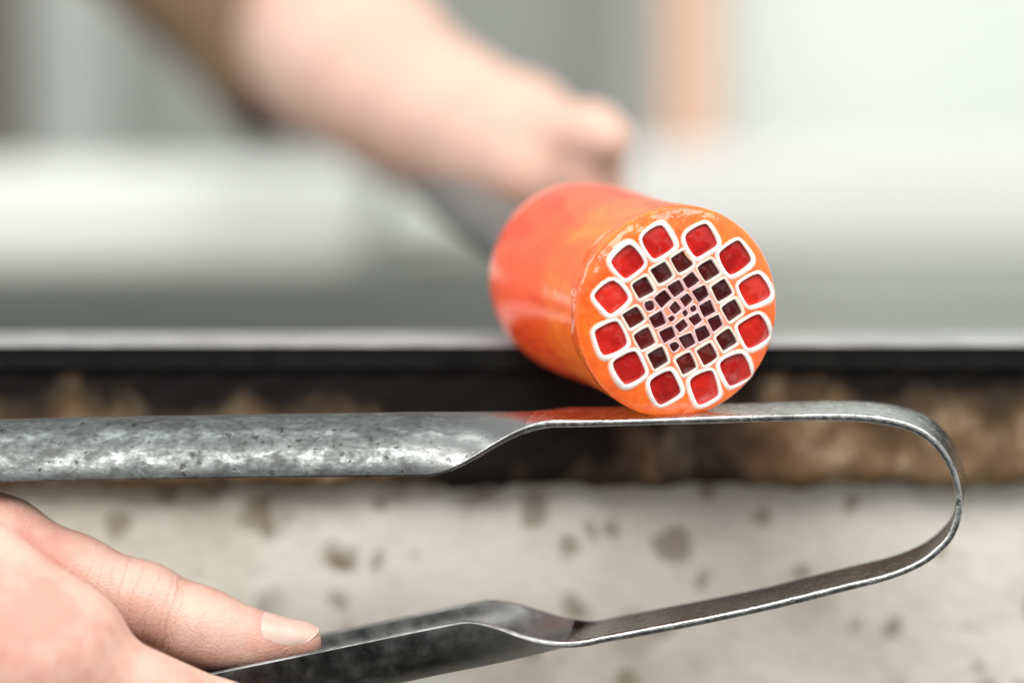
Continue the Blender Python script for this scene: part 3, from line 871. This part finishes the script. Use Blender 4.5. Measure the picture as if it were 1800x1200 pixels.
vs = list(nv.reshape(-1, 3)) + list(inner_n.reshape(-1, 3)); fs = []
o2 = NU * NV
for i in range(NU - 1):
    for j in range(NV - 1):
        a = i * NV + j
        fs.append((a, a + NV, a + NV + 1, a + 1)); fs.append((o2 + a, o2 + a + 1, o2 + a + NV + 1, o2 + a + NV))
for i in range(NU - 1):
    for j in (0, NV - 1):
        a = i * NV + j; fs.append((a, a + NV, o2 + a + NV, o2 + a))
for j in range(NV - 1):
    for i in (0, NU - 1):
        a = i * NV + j; fs.append((a, a + 1, o2 + a + 1, o2 + a))
N = Nodes("nail")
f = N.noise(260, 3)
N.set(Base_Color=N.ramp(f, [(0.35, (0.65, 0.43, 0.365)), (0.65, (0.70, 0.50, 0.43))]), Roughness=0.42, Subsurface_Weight=0.2, Subsurface_Scale=0.002,
      Normal=N.bump(N.noise(900, 2, 0.5, N.mapping(scale=(0.15, 1, 1))), 0.12, 0.0005))
mesh_obj("thumbnail", vs, fs, N.m, person)

# ================================================================== FAR ARM (palm down on the pipe)
arm = [J(900, 262, 0.315, 0.0255), J(790, 214, 0.36, 0.0274), J(705, 168, 0.40, 0.0308), J(645, 122, 0.44, 0.0345), J(612, 92, 0.475, 0.0370)]
upper = [J(612, 92, 0.475, 0.0365), J(560, 60, 0.565, 0.040), J(209, -340, 0.62, 0.042)]
hand_p = [[J(897, 263, 0.315, 0.0240), J(992, 293, 0.285, 0.0175)], [J(897, 265, 0.320, 0.0235), J(977, 287, 0.318, 0.0165)],
          [J(897, 265, 0.315, 0.0235), J(952, 310, 0.272, 0.0160)]]
hand_f = [[J(977, 290, 0.272, 0.0140), J(1037, 317, 0.258, 0.0098), J(1042, 377, 0.262, 0.0090), J(1002, 410, 0.275, 0.008)],
          [J(990, 287, 0.288, 0.0145), J(1054, 310, 0.278, 0.0102), J(1060, 375, 0.281, 0.0093), J(1014, 415, 0.290, 0.008)],
          [J(987, 280, 0.305, 0.0140), J(1052, 297, 0.300, 0.0098), J(1058, 365, 0.302, 0.0090), J(1012, 405, 0.308, 0.008)],
          [J(977, 275, 0.320, 0.0130), J(1037, 287, 0.322, 0.0088), J(1042, 345, 0.322, 0.0080), J(1004, 385, 0.324, 0.007)]]
thumb2 = [J(922, 265, 0.290, 0.0170), J(992, 247, 0.268, 0.0130), J(1037, 240, 0.258, 0.0118), J(1066, 250, 0.250, 0.0098)]
def arm_sdf(P):
    P = P.astype(np.float32)
    d = smin(chain(P, arm, 0.01), chain(P, upper, 0.01), 0.02)
    for c in hand_p: d = smin(d, chain(P, c), 0.010)
    tot = None
    for f in hand_f:
        e = smin(d, chain(P, f, 0.002), 0.005)
        tot = e if tot is None else smin(tot, e, 0.0015)
    return smin(tot, chain(P, thumb2, 0.003), 0.004)
allp = np.array([p for c in [arm, upper] + hand_p + hand_f + [thumb2] for p, r in c])
av, af = surface_nets(arm_sdf, allp.min(0) - 0.06, allp.max(0) + 0.06, 0.0024)
farm = mesh_obj("person", av, af, skin_mat("skin_far", fine=False))
tag(farm, "blurred bare arm reaching from the upper left to rest its hand on the pipe", "person")
# brown tube round the upper arm, darker than the forearm
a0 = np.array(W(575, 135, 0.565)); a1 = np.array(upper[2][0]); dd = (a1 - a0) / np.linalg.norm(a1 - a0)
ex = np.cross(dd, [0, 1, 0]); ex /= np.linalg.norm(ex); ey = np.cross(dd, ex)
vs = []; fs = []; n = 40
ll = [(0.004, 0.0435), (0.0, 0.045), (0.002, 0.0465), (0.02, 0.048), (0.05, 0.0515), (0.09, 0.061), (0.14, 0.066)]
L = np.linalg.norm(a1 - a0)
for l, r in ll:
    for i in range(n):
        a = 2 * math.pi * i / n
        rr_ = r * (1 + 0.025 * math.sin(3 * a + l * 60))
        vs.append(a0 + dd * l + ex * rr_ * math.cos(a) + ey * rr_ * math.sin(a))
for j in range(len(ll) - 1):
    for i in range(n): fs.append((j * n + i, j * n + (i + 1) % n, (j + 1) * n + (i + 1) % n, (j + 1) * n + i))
mesh_obj("brown_tube", vs, fs, plain_mat("brown_matte", (0.20, 0.125, 0.072), 0.9, 0.2, 60), farm)
